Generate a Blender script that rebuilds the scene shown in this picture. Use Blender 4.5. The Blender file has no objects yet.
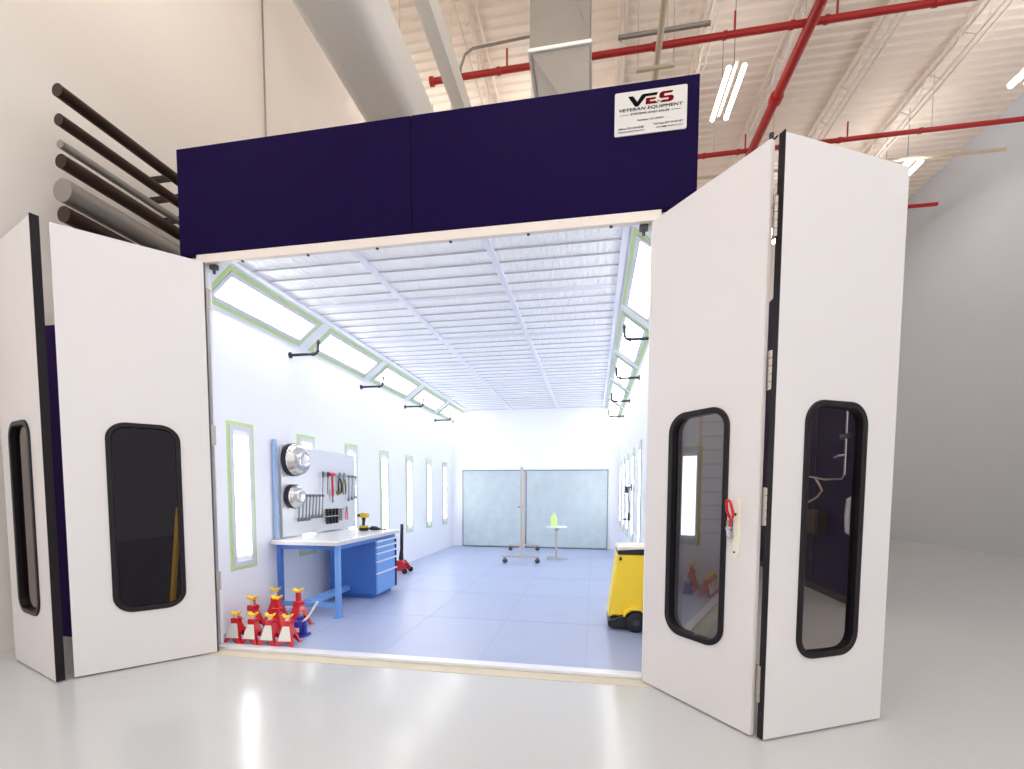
import bpy, bmesh, math, random
from mathutils import Vector, Matrix
random.seed(7)
PI = math.pi
sc = bpy.context.scene
COL = sc.collection

# ------------------------------------------------------------------ helpers
def lin(c):
    c /= 255.0
    return c / 12.92 if c <= 0.04045 else ((c + 0.055) / 1.055) ** 2.4
def rgb(r, g, b): return (lin(r), lin(g), lin(b), 1.0)

def mat(name, col, rough=0.5, metal=0.0, spec=0.5, emit=None, strength=0.0,
        bump=0.0, bump_scale=40.0, stretch=(1, 1, 1), vary=0.0, vary_scale=3.0, coat=0.0):
    m = bpy.data.materials.new(name); m.use_nodes = True
    nt = m.node_tree; b = nt.nodes['Principled BSDF']
    b.inputs['Base Color'].default_value = col
    b.inputs['Roughness'].default_value = rough
    b.inputs['Metallic'].default_value = metal
    b.inputs['Specular IOR Level'].default_value = spec
    b.inputs['Coat Weight'].default_value = coat
    if emit:
        b.inputs['Emission Color'].default_value = emit
        b.inputs['Emission Strength'].default_value = strength
    if bump or vary:
        tc = nt.nodes.new('ShaderNodeTexCoord'); mp = nt.nodes.new('ShaderNodeMapping')
        mp.inputs['Scale'].default_value = stretch
        nt.links.new(tc.outputs['Object'], mp.inputs['Vector'])
    if bump:
        n = nt.nodes.new('ShaderNodeTexNoise'); n.inputs['Scale'].default_value = bump_scale
        n.inputs['Detail'].default_value = 3
        bp = nt.nodes.new('ShaderNodeBump'); bp.inputs['Strength'].default_value = bump
        bp.inputs['Distance'].default_value = 0.02
        nt.links.new(mp.outputs['Vector'], n.inputs['Vector'])
        nt.links.new(n.outputs['Fac'], bp.inputs['Height'])
        nt.links.new(bp.outputs['Normal'], b.inputs['Normal'])
    if vary:
        n2 = nt.nodes.new('ShaderNodeTexNoise'); n2.inputs['Scale'].default_value = vary_scale
        n2.inputs['Detail'].default_value = 5
        mx = nt.nodes.new('ShaderNodeMix'); mx.data_type = 'RGBA'
        mx.inputs[6].default_value = tuple(c * (1 - vary) for c in col[:3]) + (1,)
        mx.inputs[7].default_value = tuple(min(1, c * (1 + vary)) for c in col[:3]) + (1,)
        nt.links.new(mp.outputs['Vector'], n2.inputs['Vector'])
        nt.links.new(n2.outputs['Fac'], mx.inputs[0])
        nt.links.new(mx.outputs[2], b.inputs['Base Color'])
    return m

def glass_mat(name, tint, refl):
    m = bpy.data.materials.new(name); m.use_nodes = True
    nt = m.node_tree; nt.nodes.clear()
    o = nt.nodes.new('ShaderNodeOutputMaterial'); t = nt.nodes.new('ShaderNodeBsdfTransparent')
    g = nt.nodes.new('ShaderNodeBsdfGlossy'); x = nt.nodes.new('ShaderNodeMixShader')
    t.inputs['Color'].default_value = tint
    g.inputs['Roughness'].default_value = 0.0
    x.inputs[0].default_value = refl
    nt.links.new(t.outputs[0], x.inputs[1]); nt.links.new(g.outputs[0], x.inputs[2])
    nt.links.new(x.outputs[0], o.inputs['Surface'])
    return m

def root_of(o):
    while o.parent: o = o.parent
    return o

class G:
    """collects shapes, then links them as one mesh object"""
    def __init__(s): s.bm = bmesh.new()
    def box(s, a, b):
        x0, y0, z0 = a; x1, y1, z1 = b
        v = [s.bm.verts.new(p) for p in ((x0,y0,z0),(x1,y0,z0),(x1,y1,z0),(x0,y1,z0),(x0,y0,z1),(x1,y0,z1),(x1,y1,z1),(x0,y1,z1))]
        for f in ((3,2,1,0),(4,5,6,7),(0,1,5,4),(1,2,6,5),(2,3,7,6),(3,0,4,7)): s.bm.faces.new([v[i] for i in f])
        return s
    def tube(s, pts, r, n=12, caps=True):
        pts = [Vector(p) for p in pts]; rs = r if isinstance(r, (list, tuple)) else [r] * len(pts)
        rings = []; prev = None
        for i, p in enumerate(pts):
            if i == 0: d = pts[1] - p
            elif i == len(pts) - 1: d = p - pts[i - 1]
            else: d = (pts[i + 1] - p).normalized() + (p - pts[i - 1]).normalized()
            d.normalize()
            if prev is None:
                a = Vector((0, 0, 1)) if abs(d.z) < .9 else Vector((1, 0, 0))
                u = d.cross(a).normalized()
            else:
                u = (prev - d * prev.dot(d)).normalized()
            prev = u; w = d.cross(u)
            rings.append([s.bm.verts.new(p + (u * math.cos(2*PI*k/n) + w * math.sin(2*PI*k/n)) * rs[i]) for k in range(n)])
        for a, b in zip(rings, rings[1:]):
            for k in range(n): s.bm.faces.new((a[k], a[(k+1) % n], b[(k+1) % n], b[k]))
        if caps:
            s.bm.faces.new(rings[0][::-1]); s.bm.faces.new(rings[-1])
        return s
    def bar(s, p, q, w, h, up=(0, 0, 1)):
        p, q, up = Vector(p), Vector(q), Vector(up)
        d = (q - p).normalized(); x = d.cross(up).normalized(); u = x.cross(d)
        v = []
        for c in (p, q):
            for a, b in ((-1,-1),(1,-1),(1,1),(-1,1)): v.append(s.bm.verts.new(c + x * a * w / 2 + u * b * h / 2))
        for f in ((3,2,1,0),(4,5,6,7),(0,1,5,4),(1,2,6,5),(2,3,7,6),(3,0,4,7)): s.bm.faces.new([v[i] for i in f])
        return s
    def lathe(s, prof, c=(0, 0, 0), axis='Z', n=24):
        rings = []
        for r, h in prof:
            ring = []
            for k in range(n):
                a = 2 * PI * k / n; x, y = r * math.cos(a), r * math.sin(a)
                p = {'Z': (x, y, h), 'X': (h, x, y), 'Y': (x, h, y)}[axis]
                ring.append(s.bm.verts.new(Vector(c) + Vector(p)))
            rings.append(ring)
        for a, b in zip(rings, rings[1:]):
            for k in range(n): s.bm.faces.new((a[k], a[(k+1) % n], b[(k+1) % n], b[k]))
        if prof[0][0] > 1e-5: s.bm.faces.new(rings[0][::-1])
        if prof[-1][0] > 1e-5: s.bm.faces.new(rings[-1])
        return s
    def prism(s, poly, fn, a, b):
        """poly in 2-D, fn(u, v, t) -> point; swept from t=a to t=b"""
        lo = [s.bm.verts.new(fn(u, v, a)) for u, v in poly]; hi = [s.bm.verts.new(fn(u, v, b)) for u, v in poly]
        n = len(poly)
        for k in range(n): s.bm.faces.new((lo[k], lo[(k+1) % n], hi[(k+1) % n], hi[k]))
        s.bm.faces.new(lo[::-1]); s.bm.faces.new(hi)
        return s
    def ring(s, outer, inner, fn, a, b):
        """plate with a hole: loops of equal length"""
        L = [[s.bm.verts.new(fn(u, v, t)) for u, v in loop] for loop in (outer, inner) for t in (a, b)]
        oa, ob, ia, ib = L; n = len(outer)
        for k in range(n):
            j = (k + 1) % n
            for f in ((oa[k], oa[j], ia[j], ia[k]), (ob[j], ob[k], ib[k], ib[j]), (oa[j], oa[k], ob[k], ob[j]), (ia[k], ia[j], ib[j], ib[k])): s.bm.faces.new(f)
        return s
    def quad(s, *p):
        s.bm.faces.new([s.bm.verts.new(q) for q in p]); return s
    def obj(s, name, m, parent=None, world=True, smooth=35, bevel=0.0, seg=2):
        bmesh.ops.recalc_face_normals(s.bm, faces=s.bm.faces)
        if parent and world:
            bmesh.ops.translate(s.bm, verts=s.bm.verts, vec=-root_of(parent).location)
        me = bpy.data.meshes.new(name); s.bm.to_mesh(me); s.bm.free()
        me.materials.append(m)
        o = bpy.data.objects.new(name, me); COL.objects.link(o)
        if smooth:
            me.shade_smooth()
            me.set_sharp_from_angle(angle=math.radians(smooth))
        if bevel:
            bv = o.modifiers.new('Bevel', 'BEVEL'); bv.width = bevel; bv.segments = seg
            bv.limit_method = 'ANGLE'; bv.angle_limit = math.radians(40); bv.harden_normals = False
        if parent: o.parent = parent
        return o

def tag(o, label=None, cat=None, group=None, kind=None):
    if label: o['label'] = label
    if cat: o['category'] = cat
    if group: o['group'] = group
    if kind: o['kind'] = kind
    return o
def thing(name, label, cat, loc=(0, 0, 0), rz=0.0, group=None, kind=None):
    e = bpy.data.objects.new(name, None); COL.objects.link(e)
    e.location = loc; e.rotation_euler = (0, 0, rz); e.empty_display_size = .1
    return tag(e, label, cat, group, kind)
def struct(o): o['kind'] = 'structure'; return o
KIDS = {}
def copy_tree(o, parent=None):
    c = o.copy(); COL.objects.link(c)
    if parent: c.parent = parent
    for ch in [x for x in bpy.data.objects if x.parent == o]:
        copy_tree(ch, c)
    return c
def clone(o, loc, label, rz=None, scale=None):
    c = copy_tree(o); c.location = loc; c['label'] = label
    if rz is not None: c.rotation_euler = (0, 0, rz)
    if scale: c.scale = (scale,) * 3
    return c

def rrect(u0, u1, v0, v1, r, n=6):
    p = []
    for cx, cy, a0 in ((u1-r, v1-r, 0), (u0+r, v1-r, PI/2), (u0+r, v0+r, PI), (u1-r, v0+r, 1.5*PI)):
        for k in range(n + 1):
            a = a0 + k * PI / 2 / n
            p.append((cx + r * math.cos(a), cy + r * math.sin(a)))
    return p
def rect4(u0, u1, v0, v1): return [(u0, v0), (u1, v0), (u1, v1), (u0, v1)]
def XZ(y0=0):  return lambda u, v, t: (u, t, v)
XZf = lambda u, v, t: (u, t, v)
YZf = lambda u, v, t: (t, u, v)
XYf = lambda u, v, t: (u, v, t)

ORD = ['first', 'second', 'third', 'fourth', 'fifth', 'sixth', 'seventh', 'eighth', 'ninth']

# ------------------------------------------------------------------ materials
M = {}
M['booth_white'] = mat('booth_white', rgb(238, 240, 247), .38, spec=.4)
M['filter_white'] = mat('filter_white', rgb(248, 249, 251), .3, spec=.5, bump=1.0, bump_scale=7, stretch=(4, 1, 1), vary=.05, vary_scale=6)
M['rail_white'] = mat('rail_white', rgb(228, 230, 240), .4)
M['wire_grey'] = mat('wire_grey', rgb(196, 198, 206), .5)
M['frame_grey'] = mat('frame_grey', rgb(212, 213, 222), .45)
M['tape_green'] = mat('tape_green', rgb(198, 223, 160), .7, spec=.2)
M['diffuser'] = mat('diffuser', rgb(240, 242, 245), .3, emit=(1, .995, .98, 1), strength=9)
M['tube_light'] = mat('tube_light', rgb(250, 250, 250), .3, emit=(1, .98, .95, 1), strength=32)
M['tube_light_dim'] = mat('tube_light_dim', rgb(250, 250, 250), .3, emit=(1, .97, .93, 1), strength=15)
M['tube_light_soft'] = mat('tube_light_soft', rgb(250, 250, 250), .3, emit=(1, .98, .94, 1), strength=9)
M['booth_floor'] = mat('booth_floor', rgb(160, 171, 202), .34, spec=.6, vary=.06, vary_scale=2.5)
M['floor_seam'] = mat('floor_seam', rgb(151, 163, 196), .5)
M['epoxy'] = mat('epoxy', rgb(192, 194, 195), .2, spec=.45, bump=.05, bump_scale=7, vary=.02, vary_scale=1.2)
M['bare_concrete'] = mat('bare_concrete', rgb(204, 195, 175), .6, vary=.06, vary_scale=9)
M['sill_white'] = mat('sill_white', rgb(226, 228, 236), .35, .2)
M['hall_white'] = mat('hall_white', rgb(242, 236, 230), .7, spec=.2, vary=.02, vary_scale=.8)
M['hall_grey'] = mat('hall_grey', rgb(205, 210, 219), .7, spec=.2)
M['deck'] = mat('deck', rgb(243, 230, 217), .6, spec=.3, vary=.03, vary_scale=2)
M['joist'] = mat('joist', rgb(240, 230, 220), .55)
M['beam_white'] = mat('beam_white', rgb(250, 246, 240), .5)
M['red_pipe'] = mat('red_pipe', rgb(176, 24, 22), .4)
M['navy'] = mat('navy', (0.0075, 0.002, 0.037, 1), .6, spec=.05, vary=.06, vary_scale=1.5)
M['navy_dark'] = mat('navy_dark', (0.018, 0.005, 0.058, 1), .5, spec=.1)
M['lintel'] = mat('lintel', rgb(226, 216, 208), .45)
M['door_white'] = mat('door_white', rgb(222, 218, 219), .35, spec=.4)
M['door_edge'] = mat('door_edge', rgb(232, 226, 222), .4)
M['gasket'] = mat('gasket', rgb(20, 13, 20), .4, spec=.3)
M['black'] = mat('black', rgb(20, 19, 24), .4)
M['dark_grey'] = mat('dark_grey', rgb(70, 70, 78), .4, .3)
M['black_pipe'] = mat('black_pipe', rgb(48, 47, 56), .4, .4)
M['glass'] = glass_mat('glass', (.78, .75, .74, 1), .014)
M['glass_mirroring'] = glass_mat('glass_mirroring', (.46, .45, .46, 1), .14)
M['hinge'] = mat('hinge', rgb(190, 182, 175), .3, .9)
M['steel'] = mat('steel', rgb(190, 192, 196), .22, 1.0)
M['steel_dark'] = mat('steel_dark', rgb(120, 120, 126), .3, .9)
M['chrome'] = mat('chrome', rgb(205, 203, 200), .24, 1.0)
M['galv'] = mat('galv', rgb(152, 147, 142), .45, .5, vary=.08, vary_scale=4)
M['duct_white'] = mat('duct_white', rgb(252, 249, 245), .5, bump=.25, bump_scale=2.5, vary=.03, vary_scale=2)
M['blue'] = mat('blue', rgb(62, 112, 190), .4)
M['blue_light'] = mat('blue_light', rgb(106, 154, 220), .4)
M['blue_post'] = mat('blue_post', rgb(158, 186, 226), .4)
M['bench_top'] = mat('bench_top', rgb(226, 226, 226), .2, spec=.6, vary=.12, vary_scale=30)
M['bench_edge'] = mat('bench_edge', rgb(196, 198, 200), .4, vary=.3, vary_scale=60)
M['panel'] = mat('panel', rgb(218, 220, 226), .18, .25)
M['jack_red'] = mat('jack_red', rgb(205, 22, 32), .32, spec=.6, coat=.3)
M['jack_plate'] = mat('jack_plate', rgb(222, 222, 216), .4)
M['yellow_cap'] = mat('yellow_cap', rgb(250, 205, 25), .35)
M['jack_blue'] = mat('jack_blue', rgb(24, 36, 150), .3, spec=.6)
M['machine_yellow'] = mat('machine_yellow', rgb(252, 216, 52), .35, spec=.5)
M['yellow_pale'] = mat('yellow_pale', rgb(248, 226, 110), .4)
M['rubber'] = mat('rubber', rgb(22, 22, 26), .55)
M['cream'] = mat('cream', rgb(232, 226, 210), .5)
M['filter_pad'] = mat('filter_pad', rgb(190, 203, 208), .8, spec=.1, bump=.5, bump_scale=60, vary=.14, vary_scale=5)
M['rack_steel'] = mat('rack_steel', rgb(188, 180, 172), .4, .3)
M['lime'] = mat('lime', rgb(205, 240, 140), .4)
M['drill_yellow'] = mat('drill_yellow', rgb(205, 180, 40), .4)
M['olive'] = mat('olive', rgb(120, 110, 50), .4)
M['tan_steel'] = mat('tan_steel', rgb(212, 196, 170), .5)
M['pipe_brown'] = mat('pipe_brown', rgb(52, 34, 26), .35, .3)
M['sign_white'] = mat('sign_white', rgb(205, 202, 200), .4)
M['ink_black'] = mat('ink_black', rgb(14, 11, 15), .8, spec=.05)
M['ink_red'] = mat('ink_red', rgb(112, 8, 14), .8, spec=.05)
M['ink_grey'] = mat('ink_grey', rgb(60, 56, 60), .8, spec=.05)
M['ladder_yellow'] = mat('ladder_yellow', rgb(240, 190, 30), .4)
M['handle_red'] = mat('handle_red', rgb(196, 20, 26), .3)
M['plier_red'] = mat('plier_red', rgb(206, 40, 58), .4)

# ------------------------------------------------------------------ measured sizes
D0 = 3.532            # doorway plane
XL, XR = -3.26, .384  # doorway sides
ZT = 3.303            # doorway top
DB = 11.10            # booth back wall
XW, XE = -3.468, .601 # booth side walls
ZS, ZC = 3.093, 3.379 # slope foot and booth ceiling
XCL, XCR = -3.095, .235
ZF = .022             # booth floor

# ------------------------------------------------------------------ hall shell
struct(G().box((-5, -5, -.12), (9, 17, 0)).obj('floor', M['epoxy'], smooth=0))
# deck with trapezoid ribs running left-right
g = G(); y = -5.0; prof = []
while y < 17:
    prof += [(y, 10.0), (y + .08, 10.0), (y + .115, 9.97), (y + .165, 9.97)]
    y += .2
prof.append((17.05, 10.0))
for (ya, za), (yb, zb) in zip(prof, prof[1:]): g.quad((-5, ya, za), (9, ya, za), (9, yb, zb), (-5, yb, zb))
struct(g.obj('ceiling', M['deck'], smooth=0))
struct(G().box((-5.1, -5, 0), (-5, 17, 10.05)).obj('wall_left', M['hall_white'], smooth=0))
struct(G().box((-5.1, 17, 0), (9.1, 17.1, 10.05)).obj('wall_back', M['hall_white'], smooth=0))
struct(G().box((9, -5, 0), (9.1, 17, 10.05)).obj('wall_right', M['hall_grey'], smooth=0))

# roof joists (open web)
def joist(x, zb=9.42, zt=9.93, w=.12):
    g = G()
    for s in (-1, 1):
        g.box((x + s*w/2 - .015, 3.5, zb), (x + s*w/2 + .015, 16.9, zb + .04))
        g.box((x + s*w/2 - .02, 3.5, zt - .05), (x + s*w/2 + .02, 16.9, zt))
    y = 3.6; k = 0
    while y < 16.4:
        a, b = (zb + .03, zt - .03) if k % 2 == 0 else (zt - .03, zb + .03)
        g.tube([(x, y, a), (x, y + .45, b)], .011, 6); y += .45; k += 1
    o = g.obj('ceiling_joist', M['joist'], smooth=30); struct(o); return o
for x in (.4, 1.9, 3.45, 5.0, 6.6): joist(x)
joist(-2.25, 9.3, 9.93, .2)
struct(G().box((-2.04, -1, 6.8), (-1.86, 16.9, 7.1)).obj('ceiling_beam', M['beam_white'], smooth=0, bevel=.01))

# ------------------------------------------------------------------ booth shell
struct(G().box((XW, D0 + .002, .0), (XE, DB, ZF)).obj('floor_booth', M['booth_floor'], smooth=0))
fl = bpy.data.objects['floor_booth']
g = G()
for x in (-2.62, -1.76, -.9, -.04): g.box((x - .003, D0 + .05, ZF), (x + .003, DB - .01, ZF + .0012))
for y in (4.75, 5.97, 7.2, 8.4, 9.6): g.box((XW + .02, y - .003, ZF), (XE - .02, y + .003, ZF + .0012))
g.obj('seam_line', M['floor_seam'], fl, smooth=0)
struct(G().box((XW - .03, D0 + .03, 0), (XW, DB + .1, 3.62)).obj('wall_booth_left', M['booth_white'], smooth=0))
struct(G().box((XE, D0 + .03, 0), (XE + .06, DB + .1, 3.62)).obj('wall_booth_right', M['booth_white'], smooth=0))
struct(G().box((XW, DB, 0), (XE, DB + .1, 3.62)).obj('wall_booth_back', M['booth_white'], smooth=0))
cb = struct(G().box((XCL - .02, D0, ZC), (XCR + .02, DB, ZC + .06)).obj('ceiling_booth', M['filter_white'], smooth=0))
for x in (-1.966, -.854): G().box((x - .028, D0 + .001, ZC - .03), (x + .028, DB, ZC + .005)).obj('rail', M['rail_white'], cb, smooth=0, bevel=.004)
for x in (XCL + .02, XCR - .02): G().box((x - .025, D0 + .001, ZC - .03), (x + .025, DB, ZC + .005)).obj('edge_rail', M['rail_white'], cb, smooth=0, bevel=.004)
yr = 3.40
for k in range(7):
    if k: G().box((XCL, yr - .03, ZC - .02), (XCR, yr + .03, ZC + .005)).obj('cross_rail', M['rail_white'], cb, smooth=0, bevel=.004)
    for j in range(1, 6):
        yy = yr + j * 1.24 / 6
        if D0 + .12 < yy < DB - .05: G().box((XCL + .03, yy - .0045, ZC - .014), (XCR - .03, yy + .0045, ZC - .004)).obj('retaining_bar', M['wire_grey'], cb, smooth=0)
    yr += 1.24
def slope(x0, z0, x1, z1, name):
    dx, dz = x1 - x0, z1 - z0; L = math.hypot(dx, dz); nx, nz = -dz / L, dx / L
    if nz < 0: nx, nz = -nx, -nz
    g = G()
    g.prism([(x0, z0), (x1, z1), (x1 + nx*.05, z1 + nz*.05), (x0 + nx*.05, z0 + nz*.05)], XZf, D0 + .001, DB)
    return struct(g.obj(name, M['booth_white'], smooth=0))
slope(XW, ZS, XCL, ZC, 'ceiling_slope_left'); slope(XE, ZS, XCR, ZC, 'ceiling_slope_right')

# doorway: jambs, lintel, sill
struct(G().box((XL - .205, D0 - .0, 0), (XL, D0 + .03, 3.62)).obj('trim_1', M['booth_white'], smooth=0, bevel=.004))
struct(G().box((XR, D0 - .0, 0), (XR + .28, D0 + .03, 3.62)).obj('trim_2', M['booth_white'], smooth=0, bevel=.004))
lt = struct(G().box((XL - .06, D0 - .055, ZT), (XR + .06, D0 - .015, 3.375)).box((XL - .06, D0 - .015, 3.382), (XR + .06, D0 + .0, 3.62)).obj('trim_3', M['lintel'], smooth=0, bevel=.004))
for x in (-3.20, .33):
    G().box((x - .03, D0 - .02, ZT - .035), (x + .03, D0 + .02, ZT + .005)).tube([(x, D0, ZT - .03), (x, D0, ZT - .07)], .012, 8).obj('door_stop', M['dark_grey'], lt, bevel=.003)
for k in range(6):
    x = -2.9 + k * .6
    G().lathe([(.012, 0), (.012, -.008), (.005, -.012)], (x, D0 - .03, ZT), n=8).obj('bolt', M['dark_grey'], lt)
struct(G().box((XL, D0 - .07, 0), (XR, D0 + .02, .03)).obj('trim_4', M['sill_white'], smooth=0, bevel=.006))
struct(G().box((XL - .1, D0 - .2, .0), (XR + .1, D0 - .072, .003)).obj('trim_5', M['bare_concrete'], smooth=0))
# dark header fascia, two panels
hd = thing('header_panel', 'long dark navy fascia panel mounted across the top of the booth doorway', 'panel', (-1.4, D0, 3.37))
for a, b in ((-3.47, -1.405), (-1.401, .675)):
    G().box((a, D0 - .06, 3.376), (b, D0 - .005, 4.235)).box((a, D0 - .005, 3.70), (b, D0 + .33, 4.235)).obj('fascia', M['navy'], hd, smooth=0, bevel=.004)

# ------------------------------------------------------------------ sign
sg = thing('company_sign', 'small white company sign with black and red lettering on the dark navy fascia', 'sign', (.356, D0 - .06, 3.905))
SX0, SW, SZ0, SH, SY = .111, .483, 3.885, .288, D0 - .064
G().prism(rrect(SX0, SX0 + SW, SZ0, SZ0 + SH, .012), XZf, SY - .004, SY + .004).obj('plate', M['sign_white'], sg)
def poly_sign(name, polys, m):
    g = G()
    for p in polys: g.prism([(SX0 + u * SW, SZ0 + v * SH) for u, v in p], XZf, SY - .0055, SY - .0038)
    return g.obj(name, m, sg, smooth=0)
poly_sign('logo', [[(.185, .885), (.255, .885), (.315, .745), (.372, .885), (.40, .905), (.60, .905), (.585, .845), (.435, .845), (.33, .64), (.285, .64)]], M['ink_black'])
poly_sign('logo', [[(.435, .80), (.575, .80), (.565, .755), (.495, .755), (.49, .715), (.565, .715), (.60, .66), (.43, .66)],
                   [(.63, .66), (.655, .71), (.745, .71), (.745, .755), (.64, .755), (.615, .79), (.625, .875), (.66, .905), (.81, .905), (.79, .855), (.69, .855), (.685, .80), (.79, .80), (.82, .76), (.81, .69), (.77, .66)]], M['ink_red'])
for q in (.585, .607): poly_sign('logo_mark', [[(q, .69), (q + .015, .72), (q + .027, .72), (q + .012, .69)]], M['ink_grey'])
def sign_text(s, u0, u1, v, hgt, m, bold=0.0, shear=0.0):
    cu = bpy.data.curves.new('text', 'FONT'); cu.body = s; cu.size = 1; cu.shear = shear
    cu.align_x = 'LEFT'; cu.resolution_u = 3
    o = bpy.data.objects.new('tmp', cu); COL.objects.link(o)
    bpy.context.view_layer.update()
    me = bpy.data.meshes.new_from_object(o)
    bpy.data.objects.remove(o)
    xs = [q.co.x for q in me.vertices]; ys = [q.co.y for q in me.vertices]
    x0, x1, y0, y1 = min(xs), max(xs) + bold, min(ys), max(ys) + bold
    R = sg.location; bm = bmesh.new()
    for i, (ox, oy) in enumerate(((0, 0), (bold, 0), (0, bold), (bold, bold), (bold / 2, bold / 2))):
        vs_ = [bm.verts.new(Vector((SX0 + (u0 + (q.co.x + ox - x0) / (x1 - x0) * (u1 - u0)) * SW, SY - .005 - i * .0001,
                SZ0 + (v + (q.co.y + oy - y0) / (y1 - y0) * hgt) * SH)) - R) for q in me.vertices]
        for p in me.polygons: bm.faces.new([vs_[k] for k in p.vertices])
        if not bold: break
    out = bpy.data.meshes.new('lettering'); bm.to_mesh(out); bm.free()
    bpy.data.meshes.remove(me)
    out.materials.append(m)
    t = bpy.data.objects.new('lettering', out); COL.objects.link(t); t.parent = sg
    return t
sign_text('VETERAN EQUIPMENT', .06, .945, .535, .08, M['ink_black'], .045, .15)
sign_text('SYSTEMS AND SALES', .22, .76, .45, .045, M['ink_black'], .05, .1)
for q in (.07, .79): poly_sign('rule', [[(q, .465), (q, .472), (q + .125, .472), (q + .125, .465)]], M['ink_grey'])
sign_text('Fairfield, CA 94534', .32, .68, .29, .05, M['ink_grey'], .05)
sign_text('Office: 707-704-0248', .05, .41, .135, .045, M['ink_grey'], .05)
sign_text('Toll Free: 877-74-VE-VET', .54, .95, .165, .045, M['ink_grey'], .05)
sign_text('veteranequipment.com', .05, .42, .06, .042, M['ink_grey'], .05)
sign_text('sales@vesales.com', .58, .95, .085, .042, M['ink_grey'], .05)

# ------------------------------------------------------------------ booth lights
def frame_ring(g, u0, u1, v0, v1, w, fn, a, b):
    return g.ring(rect4(u0, u1, v0, v1), rect4(u0 + w, u1 - w, v0 + w, v1 - w), fn, a, b)
SL = math.hypot(XCL - XW, ZC - ZS)
def angled_light(i, side):
    y0 = 3.648 + i * 1.564; y1 = y0 + 1.369
    lab = '%s angled light from the doorway along the %s booth slope, edged with green tape' % (ORD[i], side)
    xb, sgn = (XW, 1) if side == 'left' else (XE, -1)
    t = thing('angled_light', lab, 'light', (xb, y0, ZS), 0, 'angled ceiling lights in the booth')
    ux, uz = sgn * (XCL - XW) / SL, (ZC - ZS) / SL      # up the slope
    nx, nz = sgn * uz, -abs(ux)                         # out of the slope, into the booth
    fn = lambda u, v, w: (xb + ux * v + nx * w, u, ZS + uz * v + nz * w)
    frame_ring(G(), y0 + .03, y1 - .03, .06, SL - .09, .04, fn, 0, .012).obj('frame', M['frame_grey'], t, smooth=0)
    G().prism(rect4(y0 + .07, y1 - .07, .10, SL - .13), fn, .001, .006).obj('diffuser', M['diffuser'], t, smooth=0)
    frame_ring(G(), y0 - .02, y1 + .02, .015, SL - .05, .045, fn, .0005, .002).obj('masking_tape', M['tape_green'], t, smooth=0)
for i in range(5):
    angled_light(i, 'left'); angled_light(i, 'right')
def wall_light(i, side, y0, lab):
    x, s = (XW, 1) if side == 'left' else (XE, -1)
    t = thing('wall_light', lab, 'light', (x, y0, .6), 0, 'upright wall lights in the booth')
    fn = lambda u, v, w: (x + s * w, u, v)
    y1 = y0 + .36; z0, z1 = .605, 2.07
    frame_ring(G(), y0 + .035, y1 - .035, z0 + .035, z1 - .035, .045, fn, 0, .012).obj('frame', M['frame_grey'], t, smooth=0)
    G().prism(rect4(y0 + .08, y1 - .08, z0 + .14, z1 - .14), fn, .001, .006).obj('diffuser', M['diffuser'], t, smooth=0)
    frame_ring(G(), y0, y1, z0, z1, .036, fn, .0005, .002).obj('masking_tape', M['tape_green'], t, smooth=0)
for i in range(7):
    wall_light(i, 'left', 3.9 + i * 1.068, '%s upright light from the doorway on the left booth wall, bordered with green tape' % ORD[i])
for i in range(2, 7):
    wall_light(i, 'right', 3.9 + i * 1.068, '%s upright light from the back corner on the right booth wall' % ORD[6 - i])

# black pipe elbows under the angled lights
def pipe_elbow(i, side, y):
    x, s = (XW, 1) if side == 'left' else (XE, -1); z = 2.955; q = 1 if s > 0 else -.86
    t = thing('pipe_elbow', 'black pipe elbow on the %s booth wall, %s from the doorway' % (side, ORD[i]), 'pipe', (x, y, z), 0, 'black pipe elbows under the angled lights')
    G().lathe([(.035, 0), (.035, .012), (.02, .014)], (x, y, z), 'X', 12).obj('flange', M['black_pipe'], t) if s > 0 else G().lathe([(.035, 0), (.035, -.012), (.02, -.014)], (x, y, z), 'X', 12).obj('flange', M['black_pipe'], t)
    G().tube([(x, y, z), (x + q*.3, y, z), (x + q*.335, y, z + .008), (x + q*.355, y, z + .035), (x + q*.358, y, z + .13)], .0155, 10).obj('pipe', M['black_pipe'], t)
    G().tube([(x + q*.358, y, z + .12), (x + q*.358, y, z + .15)], [.022, .014], 10).obj('nozzle', M['black_pipe'], t)
    G().tube([(x + q*.28, y, z), (x + q*.31, y, z)], .022, 10).obj('fitting', M['black_pipe'], t)
for i in range(4):
    pipe_elbow(i, 'left', 4.887 + 1.65 * i); pipe_elbow(i, 'right', 4.95 + 1.65 * i)

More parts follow.
